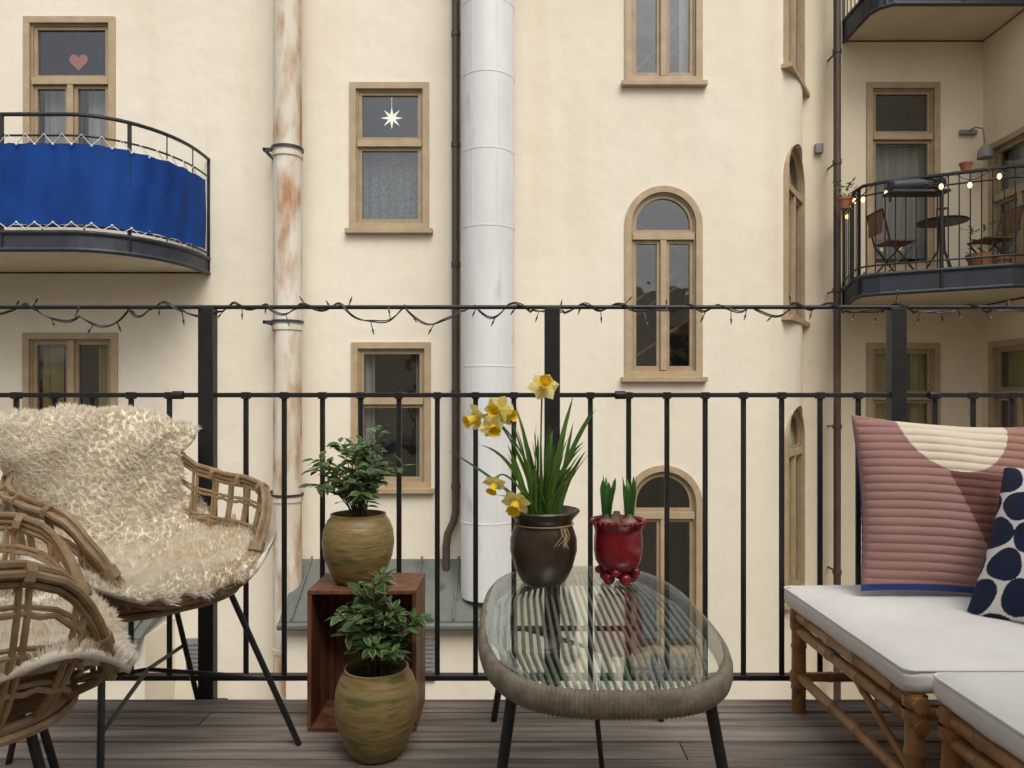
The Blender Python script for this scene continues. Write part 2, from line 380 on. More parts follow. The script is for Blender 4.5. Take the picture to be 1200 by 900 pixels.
# courtyard outbuildings
def outb(name, x0, x1, zt, ze, yf):
    e = empty(name)
    a = MB(); a.box(x0,x1,yf+.12,DF-.002,-6,ze-.02); a.obj('walls', M_wall, e, smooth=False)
    r = MB()
    r.add([(x0-.05,DF-.004,zt),(x1,DF-.004,zt),(x1,yf,ze),(x0-.05,yf,ze),(x0-.05,DF-.004,zt-.06),(x1,DF-.004,zt-.06),(x1,yf,ze-.06),(x0-.05,yf,ze-.06)],
          [(0,3,2,1),(4,5,6,7),(0,1,5,4),(1,2,6,5),(2,3,7,6),(3,0,4,7)])
    x = x0+.1
    while x < x1:
        r.add([(x-.012,DF-.01,zt),(x+.012,DF-.01,zt),(x+.012,yf-.01,ze),(x-.012,yf-.01,ze),(x-.012,DF-.01,zt+.04),(x+.012,DF-.01,zt+.04),(x+.012,yf-.01,ze+.04),(x-.012,yf-.01,ze+.04)],
              [(0,3,2,1),(4,5,6,7),(0,1,5,4),(1,2,6,5),(2,3,7,6),(3,0,4,7)]); x += .48
    r.tube([(x0-.05,yf-.04,ze-.05),(x1,yf-.04,ze-.05)], .045, 8)
    r.obj('metal_roof', M_roof, e, angle=30)
    v = MB()
    for vx in (X(497,yf),) if x1 > -1 else (X(226,yf),):
        v.box(vx-.12,vx+.12,yf+.08,yf+.125,-2.35,-1.85)
        for i in range(9): v.box(vx-.1,vx+.1,yf+.065,yf+.082,-2.33+i*.052,-2.30+i*.052)
    v.obj('vent_grille', M_plug, e)
outb('courtyard_outbuilding', X(357,DF), .06, Z(655,DF), Z(728,8.6), 8.6)
outb('courtyard_outbuilding', -8, X(205,DF), Z(690,DF), Z(748,8.6), 8.6)

# ------------------------------------------------------------------ ducts and pipes
e = empty('ventilation_duct'); mb = MB(); d = 9.0; cxx = X(571.5,d); rr = 31.5*d/FP; cyy = d+.02
zb = Z(698,d); prof = [(rr,zb)]
z = zb
ks = [Z(p,d) for p in (610,430,270,182,95,12,-80,-180)]
for k in ks: prof += [(rr,k-.010),(rr+.004,k-.008),(rr+.004,k+.008),(rr-.002,k+.010)]
prof += [(rr,TOP)]
mb.lathe(prof, cxx, cyy, 48); 
mb.lathe([(rr-.01,zb),(rr-.01,zb-.01),(0.001,zb-.01)], cxx, cyy, 48)
for pxx in (-.55,.35): # vertical folded seams with small offset per segment
    for i in range(len(ks)-1):
        a = -math.pi/2+pxx+(.1 if i%2 else 0)
        mb.tube([(cxx+rr*math.cos(a),cyy+rr*math.sin(a),ks[i]+.02),(cxx+rr*math.cos(a),cyy+rr*math.sin(a),ks[i+1]-.02)], .004, 6)
mb.obj('duct_shaft', M_white, e)
mb = MB(); 
for zz in (0.6, 3.2, 5.2): mb.box(cxx-.03,cxx+.03,cyy+rr-.02,9.6,zz-.03,zz+.03)
mb.obj('wall_bracket', M_plug, e)

e = empty('rusty_flue_pipe'); mb = MB(); d = 9.15; cxx = X(337,d); rr = 16.5*d/FP
prof = [(rr,-6)]
for p in (760,585,385,183,-40):
    k = Z(p,d); prof += [(rr-.004,k-.03),(rr+.012,k-.026),(rr+.012,k+.03),(rr,k+.034)]
prof += [(rr,TOP)]
mb.lathe(prof, cxx, d, 32); mb.obj('flue_shaft', M_rust, e)
mb = MB()
for p in (585,383,181):
    k = Z(p,d); mb.lathe([(rr+.013,k+.045),(rr+.022,k+.045),(rr+.022,k+.075),(rr+.013,k+.075)], cxx, d, 32)
    mb.box(cxx-rr-.13,cxx-rr+.01,d-.02,d+.02,k+.04,k+.08); mb.box(cxx-rr-.13,cxx-rr-.10,d-.02,DF,k+.045,k+.075)
mb.obj('pipe_clamp', M_steel2, e)
e = empty('drainpipe'); mb = MB(); d = 9.38; xx = X(534,d)
mb.tube([(xx,d,TOP),(xx,d,Z(600,d)),(xx-.03,d-.01,Z(612,d)),(xx-.1,d-.03,Z(625,d)),(xx-.12,d-.03,Z(640,d)),(xx-.12,d-.03,Z(668,d))], .05, 14)
for p in (570,460,310,170,40): mb.tube([(xx,d,Z(p,d)-.03),(xx,d,Z(p,d)+.03)], .06, 14); mb.box(xx-.01,xx+.01,d,DF,Z(p,d)-.01,Z(p,d)+.01)
mb.obj('pipe', M_brown, e)
e = empty('drainpipe'); mb = MB(); d = 10.2; xx = X(981,d)
mb.tube([(xx,d,-6),(xx,d,TOP)], .05, 14)
for p in (670,500,340,190,60): mb.tube([(xx,d,Z(p,d)-.03),(xx,d,Z(p,d)+.03)], .062, 14); mb.box(xx-.01,xx+.01,d,DR,Z(p,d)-.01,Z(p,d)+.01)
mb.obj('pipe', M_brown, e)
mb = MB(); mb.box(X(957,10.4),X(966,10.4),DR-.08,DR-.001,Z(181,DR),Z(170,DR)); mb.obj('junction_box', M_plug, bevel=.008)

# ------------------------------------------------------------------ neighbour balconies
def resample(path, step):
    out = [Vector(path[0])]; acc = 0
    for i in range(len(path)-1):
        a, b = Vector(path[i]), Vector(path[i+1]); L = (b-a).length; t = step-acc
        while t <= L: out.append(a.lerp(b, t/L)); t += step
        acc = (acc+L) % step
    return out
def balcony(name, path, slab0, slab1, rail, wally, rails=(), spacing=.12, post=1.0, bar_top=None):
    e = empty(name)
    P = [(x,y) for x,y in path]; n = len(P)
    back = [(P[-1][0], wally), (P[0][0], wally)]
    poly = P+back; m = len(poly)
    s = MB(); s.add([(x,y,slab0) for x,y in poly]+[(x,y,slab1) for x,y in poly], [(i,(i+1)%m,m+(i+1)%m,m+i) for i in range(m)], 0)
    s.add([(x,y,slab1) for x,y in poly],[tuple(range(m))],0)
    s.add([(x,y,slab0+.02) for x,y in poly],[tuple(range(m-1,-1,-1))],1)
    for z in (slab0,slab1): s.tube([(x,y,z) for x,y in P], .028, 6, 0)
    s.obj('slab', [M_steel2, M_under], e, smooth=False)
    r = MB(); r.tube([(x,y,rail) for x,y in P], .022, 8)
    for z in rails: r.tube([(x,y,z) for x,y in P], .012, 6)
    bt = bar_top or rail
    for q in resample([(x,y,0) for x,y in P], spacing): r.tube([(q.x,q.y,slab1+.02),(q.x,q.y,bt)], .008, 5)
    for q in resample([(x,y,0) for x,y in P], post): r.tube([(q.x,q.y,slab0),(q.x,q.y,rail)], .024, 4)
    r.obj('railing', M_black, e); return e
# left balcony
lp = [(-3.97,9.5),(-3.97,9.3)]+[(-4.9+.93*math.cos(rad(a)), 9.25-1.25*math.sin(rad(a))) for a in range(6,91,7)]+[(-6,8.0),(-9,8.0)]
lb = balcony('balcony', lp, 2.67, 2.86, 4.163, DF, rails=(3.93,2.93), spacing=.45, bar_top=4.163, post=1.35)
cl = MB(); dense = resample([(x,y,0) for x,y in lp[1:]], .02); vs = []; K = 8
for i,q in enumerate(dense):
    a = dense[max(0,i-1)]; b = dense[min(len(dense)-1,i+1)]; t = (b-a).normalized(); nr = Vector((t.y,-t.x,0))*-1
    if nr.y > 0: nr = -nr
    if i < 3: nr = Vector((1,0,0))
    s = i*.02
    for k in range(K+1):
        h = k/K; w = .012*math.sin(s*9+.9*math.sin(s*3)+h*1.3)*(1-.3*h)+.008*math.sin(s*23+h*4)
        sag = .012*abs(math.sin(s*math.pi/.24))
        z = 2.93+(3.84-2.93)*h - (sag if k == K else 0) + (sag if k == 0 else 0)
        vs.append(q+nr*(.035+w)+Vector((0,0,z)))
cl.add(vs, [(i*(K+1)+k,(i+1)*(K+1)+k,(i+1)*(K+1)+k+1,i*(K+1)+k+1) for i in range(len(dense)-1) for k in range(K)])
o = cl.obj('blue_privacy_screen', M_blue, lb, angle=80)
rp = MB()
for zz,z2 in ((3.815,3.93),(2.96,2.89)):
    pts = []
    for i in range(0,len(dense),5):
        q = dense[i]; pts.append((q.x*1.0, q.y-.055, zz if (i//5)%2 else z2))
    rp.tube(pts, .006, 5)
    for i,p in enumerate(pts):
        if i%2: rp.ball(p, .014, seg=4)
rp.obj('lacing_rope', M_rope, lb)
# right balcony
rpth = [(4.80,10.5),(4.70,10.1),(4.56,9.65),(4.56,9.42),(4.70,9.27),(5.25,8.98),(5.95,8.62),(6.2,8.62),(6.82,8.62)]
rb = balcony('balcony', rpth, 2.37, 2.62, 3.79, DR, rails=(3.66,2.74), spacing=.115)
upth = [(4.80,10.5),(4.80,9.75),(4.86,9.6),(5.0,9.5),(6.82,9.5)]
balcony('balcony', upth, 6.2, 6.5, 7.7, DR, rails=(7.55,), spacing=.115)
# furniture on right balcony
FZ = 2.62
t = empty('bistro_table'); mb = MB(); bx, by = X(1104,9.5), 9.5
mb.lathe([(.001,FZ+.74),(.30,FZ+.74),(.31,FZ+.73),(.30,FZ+.715),(.001,FZ+.715)], bx, by, 28)
for k in range(3):
    a = k*2.094+.4; mb.tube([(bx+.03*math.cos(a),by+.03*math.sin(a),FZ+.71),(bx+.05*math.cos(a),by+.05*math.sin(a),FZ+.35),(bx+.26*math.cos(a),by+.26*math.sin(a),FZ)], .013, 6)
mb.obj('top_and_legs', M_black, t)
def bchair(x, y, ang):
    t = empty('garden_chair'); M = Matrix.Translation((x,y,FZ)) @ Matrix.Rotation(ang,4,'Z')
    mb = MB(); w = MB()
    for s in (-.2,.2):
        mb.tube([(-.22,s,0),(.18,s,.45)], .012, 6, M=M); mb.tube([(.2,s,0),(-.16,s,.45),(-.26,s,.86)], .012, 6, M=M)
    mb.tube([(-.26,-.2,.86),(-.26,.2,.86)], .012, 6, M=M); mb.tube([(.0,-.2,.2),(.0,.2,.2)], .008, 6, M=M)
    for i in range(6): w.box(-.17+i*.065,-.12+i*.065,-.2,.2,.45,.468,0,M)
    for i in range(7): w.box(-.255,-.24,-.19+i*.055,-.155+i*.055,.56,.85,0,M)
    mb.obj('frame', M_black, t); w.obj('slats', M_wood2, t)
bchair(X(1048,9.55), 9.55, rad(0)); bchair(X(1163,9.4), 9.4, rad(180))
mb = MB(); gx, gy = X(1080,9.0)-.0, 9.12
mb.tube([(gx-.33,gy+.02,3.70),(gx-.30,gy+.02,3.70),(gx+.30,gy-.02,3.73),(gx+.33,gy-.02,3.73)], [.07,.10,.10,.07], 14, sq=(.9,1))
mb.box(gx-.36,gx+.36,gy-.13,gy+.13,3.60,3.63); mb.tube([(gx-.33,gy,3.5),(gx-.33,gy,3.62)],.015,6); mb.tube([(gx+.33,gy,3.5),(gx+.33,gy,3.62)],.015,6)
mb.obj('balcony_grill', M_steel2)
pl = empty('string_lights'); mb = MB(); bb = MB(); pp = resample([(x,y,0) for x,y in rpth], .06)
pts = [(q.x, q.y-.03, 3.80-.12*abs(math.sin(i*.06*math.pi/.42))) for i,q in enumerate(pp)]
mb.tube(pts, .006, 5)
for i in range(3,len(pts),5):
    x,y,z = pts[i]; mb.tube([(x,y,z),(x,y,z-.03)], .012, 6); bb.ball((x,y,z-.065), .030, seg=6, sc=(.8,.8,1.2))
mb.obj('cable', M_black, pl); bb.obj('bulbs', M_bulbw, pl)
def small_pot(x,y,z,r,h,name='terracotta_pot',plant=True):
    e = empty(name); a = MB(); a.lathe([(.001,z),(r*.7,z),(r,z+h*.8),(r*1.1,z+h*.8),(r*1.1,z+h),(r*.95,z+h),(r*.9,z+h*.85),(.001,z+h*.85)], x,y,20); a.obj('pot', M_terra, e)
    if plant:
        l = MB()
        for i in range(70):
            a = R.uniform(0,6.28); q = R.uniform(.2,1)*r*1.3; c0 = Vector((x+q*math.cos(a),y+q*math.sin(a),z+h+R.uniform(0,r*2.4)))
            dv = Vector((math.cos(a),math.sin(a),R.uniform(-.3,1))).normalized()*R.uniform(.05,.09); sd = dv.cross(Vector((0,0,1))).normalized()*.018
            l.add([c0,c0+dv*.5+sd,c0+dv,c0+dv*.5-sd],[(0,1,2,3)])
        l.obj('leaves', M_leaf, e, smooth=False)
small_pot(X(992,9.7), 9.75, 3.58, .09, .15)
small_pot(X(1136,8.85)+.02, 8.95, 3.83, .07, .11, plant=False)
small_pot(X(1156,9.2), 9.3, FZ, .16, .26)
small_pot(X(1190,9.0), 9.3, FZ, .13, .22)
# candle lantern on the bistro table
ln = empty('candle_lantern'); mb = MB(); bb = MB(); lz = FZ+.742
for s1_ in (-1,1):
    for s2_ in (-1,1): mb.tube([(bx+.045*s1_,by+.045*s2_,lz),(bx+.045*s1_,by+.045*s2_,lz+.15)], .005, 5)
mb.box(bx-.055,bx+.055,by-.055,by+.055,lz,lz+.012); mb.box(bx-.055,bx+.055,by-.055,by+.055,lz+.15,lz+.162)
mb.tube([(bx,by,lz+.162),(bx,by,lz+.20)], [.03,.006], 8); bb.ball((bx,by,lz+.075), .018, seg=6, sc=(1,1,1.6))
mb.obj('frame', M_black, ln); bb.obj('flame', M_bulbw, ln)
# wall lamp on rear wall
wl = empty('wall_lamp'); mb = MB(); lx = X(1133,DR)
mb.tube([(lx,DR-.01,Z(155,DR)),(lx,DR-.2,Z(155,DR)),(lx+.08,DR-.24,Z(158,DR)),(lx+.1,DR-.25,Z(175,DR))], .012, 8)
mb.box(lx-.12,lx+.12,DR-.06,DR-.001,Z(157,DR)-.02,Z(157,DR)+.04)
mb.lathe([(.02,Z(176,DR)),(.09,Z(183,DR)),(.10,Z(192,DR)),(.001,Z(192,DR)+.02)], lx+.1, DR-.25, 20)
mb.obj('arm_and_shade', M_plug, wl)

# window ornaments
mb = MB(); sx, sz = X(459,DF+.12), Z(138,DF+.12); v = [(sx,DF+.10,sz)]
for k in range(16):
    a = math.pi*k/8; q = .15 if k%2 == 0 else .05; v.append((sx+q*math.sin(a),DF+.13,sz+q*math.cos(a)))
mb.add(v, [(0,1+k,1+(k+1)%16) for k in range(16)]); mb.tube([(sx,DF+.13,sz+.14),(sx,DF+.13,Z(108,DF))],.003,4); mb.obj('paper_star_ornament', M_star, smooth=False)
mb = MB(); sx, sz = X(92,DF+.12), Z(72,DF+.12); v = []
for k in range(28):
    a = 2*math.pi*k/28; v.append((sx+.0078*16*math.sin(a)**3, DF+.12, sz+.0078*(13*math.cos(a)-5*math.cos(2*a)-2*math.cos(3*a)-math.cos(4*a))))
mb.add(v,[tuple(range(28))]); mb.obj('heart_ornament', M_heart, smooth=False)

# ------------------------------------------------------------------ own balcony : deck, railing
mb = MB(); y = 2.432; i = 0
while y > -.9:
    xs = [-3.2, R.uniform(-1.5,1.5), 3.2] if i%2 else [-3.2, R.uniform(-2.6,-1.6), R.uniform(1.6,2.6), 3.2]
    for a,b in zip(xs[:-1],xs[1:]):
        mb.box(a+.002,b-.002,y-.094,y,-.028,R.uniform(-.0012,.0012))
    y -= .102; i += 1
mb.obj('wooden_deck', M_deck, bevel=.003)
mb = MB(); mb.box(-3.2,3.2,-.9,2.40,-.22,-.032); mb.obj('balcony_slab', M_steel2, smooth=False)
DRL = 2.48
def xr(px): return X(px,DRL)
def zr(py): return Z(py,DRL)
rl = empty('balcony_railing'); mb = MB()
zt, zm, zbm = zr(360), zr(463), zr(793)
mb.tube([(-3.2,DRL,zt),(3.2,DRL,zt)], .0075, 10); 
mb.box(-3.2,3.2,DRL-.012,DRL+.012,zm-.008,zm+.008)
mb.box(-3.2,3.2,DRL-.016,DRL+.016,zbm-.009,zbm+.009)
posts = [xr(647)+(k*403.5)*DRL/FP for k in (-2,-1,0,1,2)]
for p in posts:
    mb.box(p-.026,p+.026,DRL-.02,DRL+.02,-.21,zt-.004)
    mb.box(p-.05,p+.05,DRL-.06,DRL+.05,-.2,-.035)
for a,b in zip(posts[:-1],posts[1:]):
    for k in range(1,9):
        x = a+(b-a)*k/9; mb.box(x-.0085,x+.0085,DRL-.005,DRL+.005,zbm,zm)
        mb.box(x-.013,x+.013,DRL-.0135,DRL+.0135,zm-.013,zm+.0105)
for x in (xr(205), xr(720), xr(1085)): mb.tube([(x,DRL-.014,zm),(x+.035,DRL-.014,zm)], .015, 8)
mb.obj('steel_bars', M_black, rl, bevel=.002)
# string lights on the rail
sl = empty('string_lights'); mb = MB(); lv = MB()
loops = [(-8,30,.045),(75,60,.05),(120,70,.065),(165,30,.03),(235,50,.03),(330,40,.02),(440,70,.055),(510,70,.06),(575,40,.03),(640,50,.02),(760,60,.018),(860,40,.02),(905,50,.025),(1010,50,.02),(1095,60,.025),(1180,50,.02)]
pts = []; x = -2.9; ph = 0
while x < 2.9:
    px = 600+x*FP/DRL; dr = 0
    for c0,w,a in loops:
        q = abs(px-c0)/(w/2)
        if q < 1: dr = max(dr, a*(1-q*q))
    rr_ = .0125*(1 if dr < .008 else .3)
    pts.append((x+.004*math.sin(ph*.7), DRL+rr_*math.cos(ph)-(.012 if dr > .008 else 0), zt+rr_*math.sin(ph)-dr+.003*math.sin(ph*.37)))
    x += .008; ph += .42
mb.tube(pts, .0025, 5)
pts2 = [(p[0], p[1]*1.0+.004*math.sin(i*.3), p[2]+.006*math.sin(i*.21)) for i,p in enumerate(pts)]
mb.tube(pts2, .0022, 5)
for i in range(5,len(pts)-5,9):
    p = Vector(pts[i]); a = R.uniform(-.9,.9)+(0 if R.random() < .35 else math.pi); L = R.uniform(.014,.03)
    q = p+Vector((math.sin(a)*L, R.uniform(-.01,.01), math.cos(a)*L)); q2 = q+(q-p).normalized()*.012
    mb.tube([p,q], .0018, 4); mb.tube([q,q2], [.0035,.0025], 6); lv.tube([q2,q2+(q-p).normalized()*.007], .0022, 6)
mb.obj('cable', M_black, sl); lv.obj('unlit_leds', M_plug, sl)

# ------------------------------------------------------------------ rattan chairs with sheepskins
SC = .90
def lift(z): return z+.045*np.clip(1-(z-.43)/.45,0,1.1)
def chair(cx, cy, ang, name='rattan_armchair', off=(0,0)):
    M = Matrix.Translation((cx,cy,0)) @ Matrix.Rotation(ang,4,'Z')
    MS = Matrix.Translation((off[0],off[1],0)) @ M @ Matrix.Diagonal((SC,SC,1,1))
    e = empty(name)
    def wr(t): return abs(((t+180)%360)-180)
    def rimz(t):
        return float(np.interp(wr(t), [0,18,30,40,50,60,80,100,120,145,180],[.455,.46,.49,.60,.69,.72,.735,.74,.765,.86,.925]))
    def rimr(t):
        return float(np.interp(wr(t), [0,30,45,60,90,130,180],[.325,.37,.385,.37,.33,.35,.37]))
    def basr(t): return float(np.interp(wr(t), [0,45,90,180],[.27,.29,.255,.24]))
    def pt(t, h):
        a = rad(t); zb_ = .43; z = zb_+(rimz(t)-zb_)*h
        hh = math.sin(h*math.pi/2)**.8 if h > 0 else 0
        r = basr(t)+(rimr(t)-basr(t))*hh
        return Vector((r*math.cos(a), r*math.sin(a), float(lift(z))))
    mb = MB()
    for dz,dr in ((0,0),(.014,-.004),(-.014,.003),(0,.013)):
        mb.tube([pt(t,1)+Vector((math.cos(rad(t))*dr,math.sin(rad(t))*dr,dz)) for t in range(-180,180,4)], .0075, 7, closed=True, M=MS)
    for h in (.0,.02): mb.tube([pt(t,h)-Vector((0,0,h)) for t in range(-180,180,6)], .009, 7, closed=True, M=MS)
    for h in (.25,.5,.76):
        mb.tube([pt(t,h)+Vector((0,0,.003*math.sin(t*.7))) for t in range(40,321,4)], .0052, 6, M=MS)
        mb.tube([pt(t,h)+Vector((0,0,.012)) for t in range(40,321,4)], .0045, 6, M=MS)
    k = 32
    while k <= 328:
        for dd in (0,2.4):
            mb.tube([pt(k+dd,h) for h in (0,.15,.35,.55,.75,.9,1)], .0056, 6, M=MS)
        k += 14.8
    for i in range(-8,9):
        yv = i*.03; xe = math.sqrt(max(.001,.26**2-yv**2)); mb.tube([(-xe,yv,.475),(0,yv,.46),(xe,yv,.475)], .006, 6, M=MS)
        mb.tube([(yv,-xe,.475),(yv,0,.455),(yv,xe,.475)], .006, 6, M=MS)
    for t in range(-30,31,10): mb.tube([pt(t,0),pt(t,.5),pt(t,1)], .005, 6, M=MS)
    for t in range(-180,180,24):
        a,b = pt(t-1.2,1),pt(t+1.2,1); mb.tube([a,b], .021, 8, M=MS)
    mb.obj('rattan_shell', M_rattan, e)
    lg = MB()
    O = Vector((off[0],off[1],0))
    def W(v): return M@Vector(v)+O
    for sx_ in (-1,1):
        for sy_ in (-1,1):
            lg.tube([W((sx_*.17,sy_*.17,.47)), M@Vector((sx_*.275,sy_*.275,0))], .0085, 8)
    lg.tube([W((.17*math.sqrt(2)*math.cos(rad(a)),.17*math.sqrt(2)*math.sin(rad(a)),.46)) for a in range(0,360,15)], .008, 8, closed=True)
    for s_ in (-1,1):
        lg.tube([M@Vector((-.225,s_*.225,.2))+O*.5, M@Vector((0,0,.24))+O*.5, M@Vector((.225,-s_*.225,.2))+O*.5], .006, 8)
    lg.obj('metal_legs', M_black, e)
    return MS
prof = np.array([(-.46,.76),(-.44,.88),(-.395,.975),(-.325,.965),(-.285,.86),(-.26,.72),(-.225,.60),(-.16,.52),(-.06,.49),(.05,.482),(.18,.49),(.28,.51),(.335,.50),(.365,.47)])
def smoothprof(p, n=120):
    d = np.r_[0, np.cumsum(np.hypot(*np.diff(p,axis=0).T))]; s = np.linspace(0,d[-1],n)
    q = np.c_[np.interp(s,d,p[:,0]), np.interp(s,d,p[:,1])]
    for _ in range(10):
        q[1:-1] = (q[:-2]+q[1:-1]*2+q[2:])/4
    return q, d[-1]
def skin(M, seed, parent_name='sheepskin_throw', wscale=1., nh=110000, vmin=0.0, asym=0.):
    rs = np.random.RandomState(seed)
    q, Ltot = smoothprof(prof)
    vv = np.linspace(0,1,len(q))
    hwv = np.array([0,.08,.2,.35,.5,.65,.8,.92,1.0]); hww = np.array([.13,.22,.27,.25,.26,.33,.335,.29,.16])*wscale
    ph = rs.uniform(0,6,6)
    def S(u, v):
        x = np.interp(v,vv,q[:,0]); z = np.interp(v,vv,q[:,1])
        hw = np.interp(v,hwv,hww)*(1+.06*np.sin(v*19+ph[0])+.05*np.sin(v*41+ph[1])*np.sign(u))
        hw = hw*(1+asym*(u<0)*np.clip((.6-v)/.2,0,1))
        y = u*hw
        back = np.clip((.5-v)/.2,0,1); seat = 1-back
        x = x + back*(.12*(np.abs(y)/.3)**2.2)
        z = z + seat*(.08*(np.abs(y)/.33)**3) - back*np.where(u<0,.05,.10)*(np.abs(u))**3*np.clip((.35-v)/.2,0,1)
        z = lift(z) + .010*np.sin(v*24+u*4+ph[2])*np.cos(u*6+ph[3]) + .005*np.sin(v*47+u*9+2*np.sin(u*5+v*9))
        x = x + back*.012*np.sin(u*7+v*20+ph[4])
        return np.stack([x,y,z],-1)
    MM = np.array(M)
    def tow(P): return P@MM[:3,:3].T+MM[:3,3]
    nu, nv = 40, 90
    U, V = np.meshgrid(np.linspace(-1,1,nu), np.linspace(vmin,1,nv)); P = tow(S(U.ravel(),V.ravel()))
    fs = [(j*nu+i, j*nu+i+1, (j+1)*nu+i+1, (j+1)*nu+i) for j in range(nv-1) for i in range(nu-1)]
    e = empty(parent_name)
    b = MB(); b.add([tuple(p) for p in P], fs); o = b.obj('hide', M_furb, e, angle=180)
    sm = o.modifiers.new('s','SOLIDIFY'); sm.thickness = .016; sm.offset = 0
    u = rs.uniform(-1,1,nh); v = rs.uniform(vmin,1,nh)
    p0 = S(u,v); du = S(u+.01,v)-p0; dv = S(u,v+.005)-p0
    nrm = np.cross(dv,du); nrm /= np.linalg.norm(nrm,axis=1,keepdims=True)+1e-9
    ref = np.stack([np.where(v<.5,1.,0.), 0*v, np.where(v<.5,.15,1.)],-1)
    ref = np.where((v<.16)[:,None], np.array([-.6,0,.8]), ref)
    sgn = np.sign((nrm*ref).sum(1)); sgn[sgn==0]=1; nrm *= sgn[:,None]
    tu = du/(np.linalg.norm(du,axis=1,keepdims=True)+1e-9); tv = dv/(np.linalg.norm(dv,axis=1,keepdims=True)+1e-9)
    nc = 5200; cu = rs.uniform(-1,1,nc); cv = rs.uniform(vmin,1,nc); cdir = rs.normal(0,1,(nc,2))
    own = np.empty(nh,int)
    for s0 in range(0,nh,3000):
        dd = ((u[s0:s0+3000,None]-cu)*.28)**2+((v[s0:s0+3000,None]-cv)*Ltot)**2; own[s0:s0+3000] = dd.argmin(1)
    cpos = S(cu,cv)
    L = rs.uniform(.018,.030,nh)
    edge = np.clip((np.abs(u)-.9)/.1,0,1)[:,None]*np.sign(u)[:,None]
    flow = tu*cdir[own,0:1]*.28+tv*(.35+cdir[own,1:2]*.28)+edge*tu*1.2+rs.normal(0,.16,(nh,3))
    endf = np.clip((v-.96)/.04,0,1)[:,None]*tv*1.2 - np.clip((.05-v)/.05,0,1)[:,None]*tv*1.2
    flow = flow+endf
    tip = p0+nrm*(L*.85)[:,None]+flow*(L*.6)[:,None]
    ctip = cpos[own]+nrm*.024+(tu*cdir[own,0:1]+tv*cdir[own,1:2])*.005
    tip = tip*.62+ctip*.38
    mid = (p0+tip)/2+nrm*(L*.12)[:,None]+rs.normal(0,.0012,(nh,3))
    tip = tip + rs.normal(0,.0014,(nh,3))
    dirv = tip-p0; side = np.cross(dirv, rs.normal(0,1,(nh,3))); side /= np.linalg.norm(side,axis=1,keepdims=True)+1e-9
    w = rs.uniform(.0007,.0012,nh)[:,None]
    A = [p0-side*w, p0+side*w, mid-side*w*.9, mid+side*w*.9, tip]
    V5 = tow(np.stack(A,1).reshape(-1,3))
    me = bpy.data.meshes.new('wool')
    nvx = nh*5; me.vertices.add(nvx); me.vertices.foreach_set('co', V5.astype(np.float32).ravel())
    base = (np.arange(nh)*5)[:,None]
    quad = base+np.array([0,1,3,2]); tri = base+np.array([2,3,4])
    idx = np.concatenate([quad,tri],1).ravel()
    me.loops.add(nh*7); me.loops.foreach_set('vertex_index', idx.astype(np.int32))
    me.polygons.add(nh*2)
    ls = (np.arange(nh)*7)[:,None]+np.array([0,4]); me.polygons.foreach_set('loop_start', ls.ravel().astype(np.int32))
    me.update(calc_edges=True)
    me.polygons.foreach_set('use_smooth', [True]*len(me.polygons))
    me.materials.append(M_fur); o = bpy.data.objects.new('wool', me); COL.objects.link(o); o.parent = e
M1 = chair(-1.004, 2.055, rad(-37), off=(-.055,.0)); skin(M1, 3, wscale=1.05, asym=.22)
M2 = chair(-1.045, 1.25, rad(35)); skin(M2, 11, wscale=1.0)

# ------------------------------------------------------------------ crate
cr = empty('wooden_crate'); mb = MB(); x0,x1,y0,y1,zt_ = -.619,-.289,2.19,2.42,.428
mb.box(x0,x1,y0,y0+.112,zt_-.013,zt_); mb.box(x0,x1,y0+.116,y1,zt_-.013,zt_)
mb.box(x0,x1,y0,y1,0.002,.015)
mb.box(x0,x0+.013,y0+.001,y0+.112,.015,zt_-.0132); mb.box(x0,x0+.013,y0+.116,y1-.001,.015,zt_-.0132)
mb.box(x1-.013,x1,y0+.001,y0+.112,.015,zt_-.0132); mb.box(x1-.013,x1,y0+.116,y1-.001,.015,zt_-.0132)
for i in range(3): mb.box(x0+.014+i*.1015,x0+.113+i*.1015,y1-.012,y1-.003,.016,zt_-.014)
mb.box(x0+.014,x0+.034,y1-.034,y1-.013,.016,zt_-.014); mb.box(x1-.034,x1-.014,y1-.034,y1-.013,.016,zt_-.014)
mb.obj('boards', M_crate, cr, bevel=.002)

# ------------------------------------------------------------------ ficus pots
def leafv(mb, base, d, nrm, L, W, m0=0, m1=1, var=True):
    d = d.normalized(); s = d.cross(nrm).normalized(); n2 = s.cross(d)
    def P(t, w, h=0): return base+d*(L*t)+s*(W*w)+n2*(h-.25*L*t*t)
    outer = [P(0,0),P(.25,.42,.002),P(.55,.5,.002),P(.8,.28,.001),P(1,0),P(.8,-.28,.001),P(.55,-.5,.002),P(.25,-.42,.002)]
    c_ = [P(.25,0),P(.55,0),P(.8,0)]
    vs = outer+c_
    fs = [(0,1,8),(0,8,7),(1,2,9,8),(7,8,9,6),(2,3,10,9),(6,9,10,5),(3,4,10),(5,10,4)]
    mb.add(vs, fs, m1 if var else m0)
    if var:
        for sg in (1,-1):
            off = n2*.0008*sg
            inn = [P(.02,0)+off,P(.25,.32,.002)+off,P(.55,.39,.002)+off,P(.8,.19,.001)+off,P(.96,0)+off,P(.8,-.19,.001)+off,P(.55,-.39,.002)+off,P(.25,-.32,.002)+off]
            mb.add(inn+[q+off for q in c_], fs, m0)
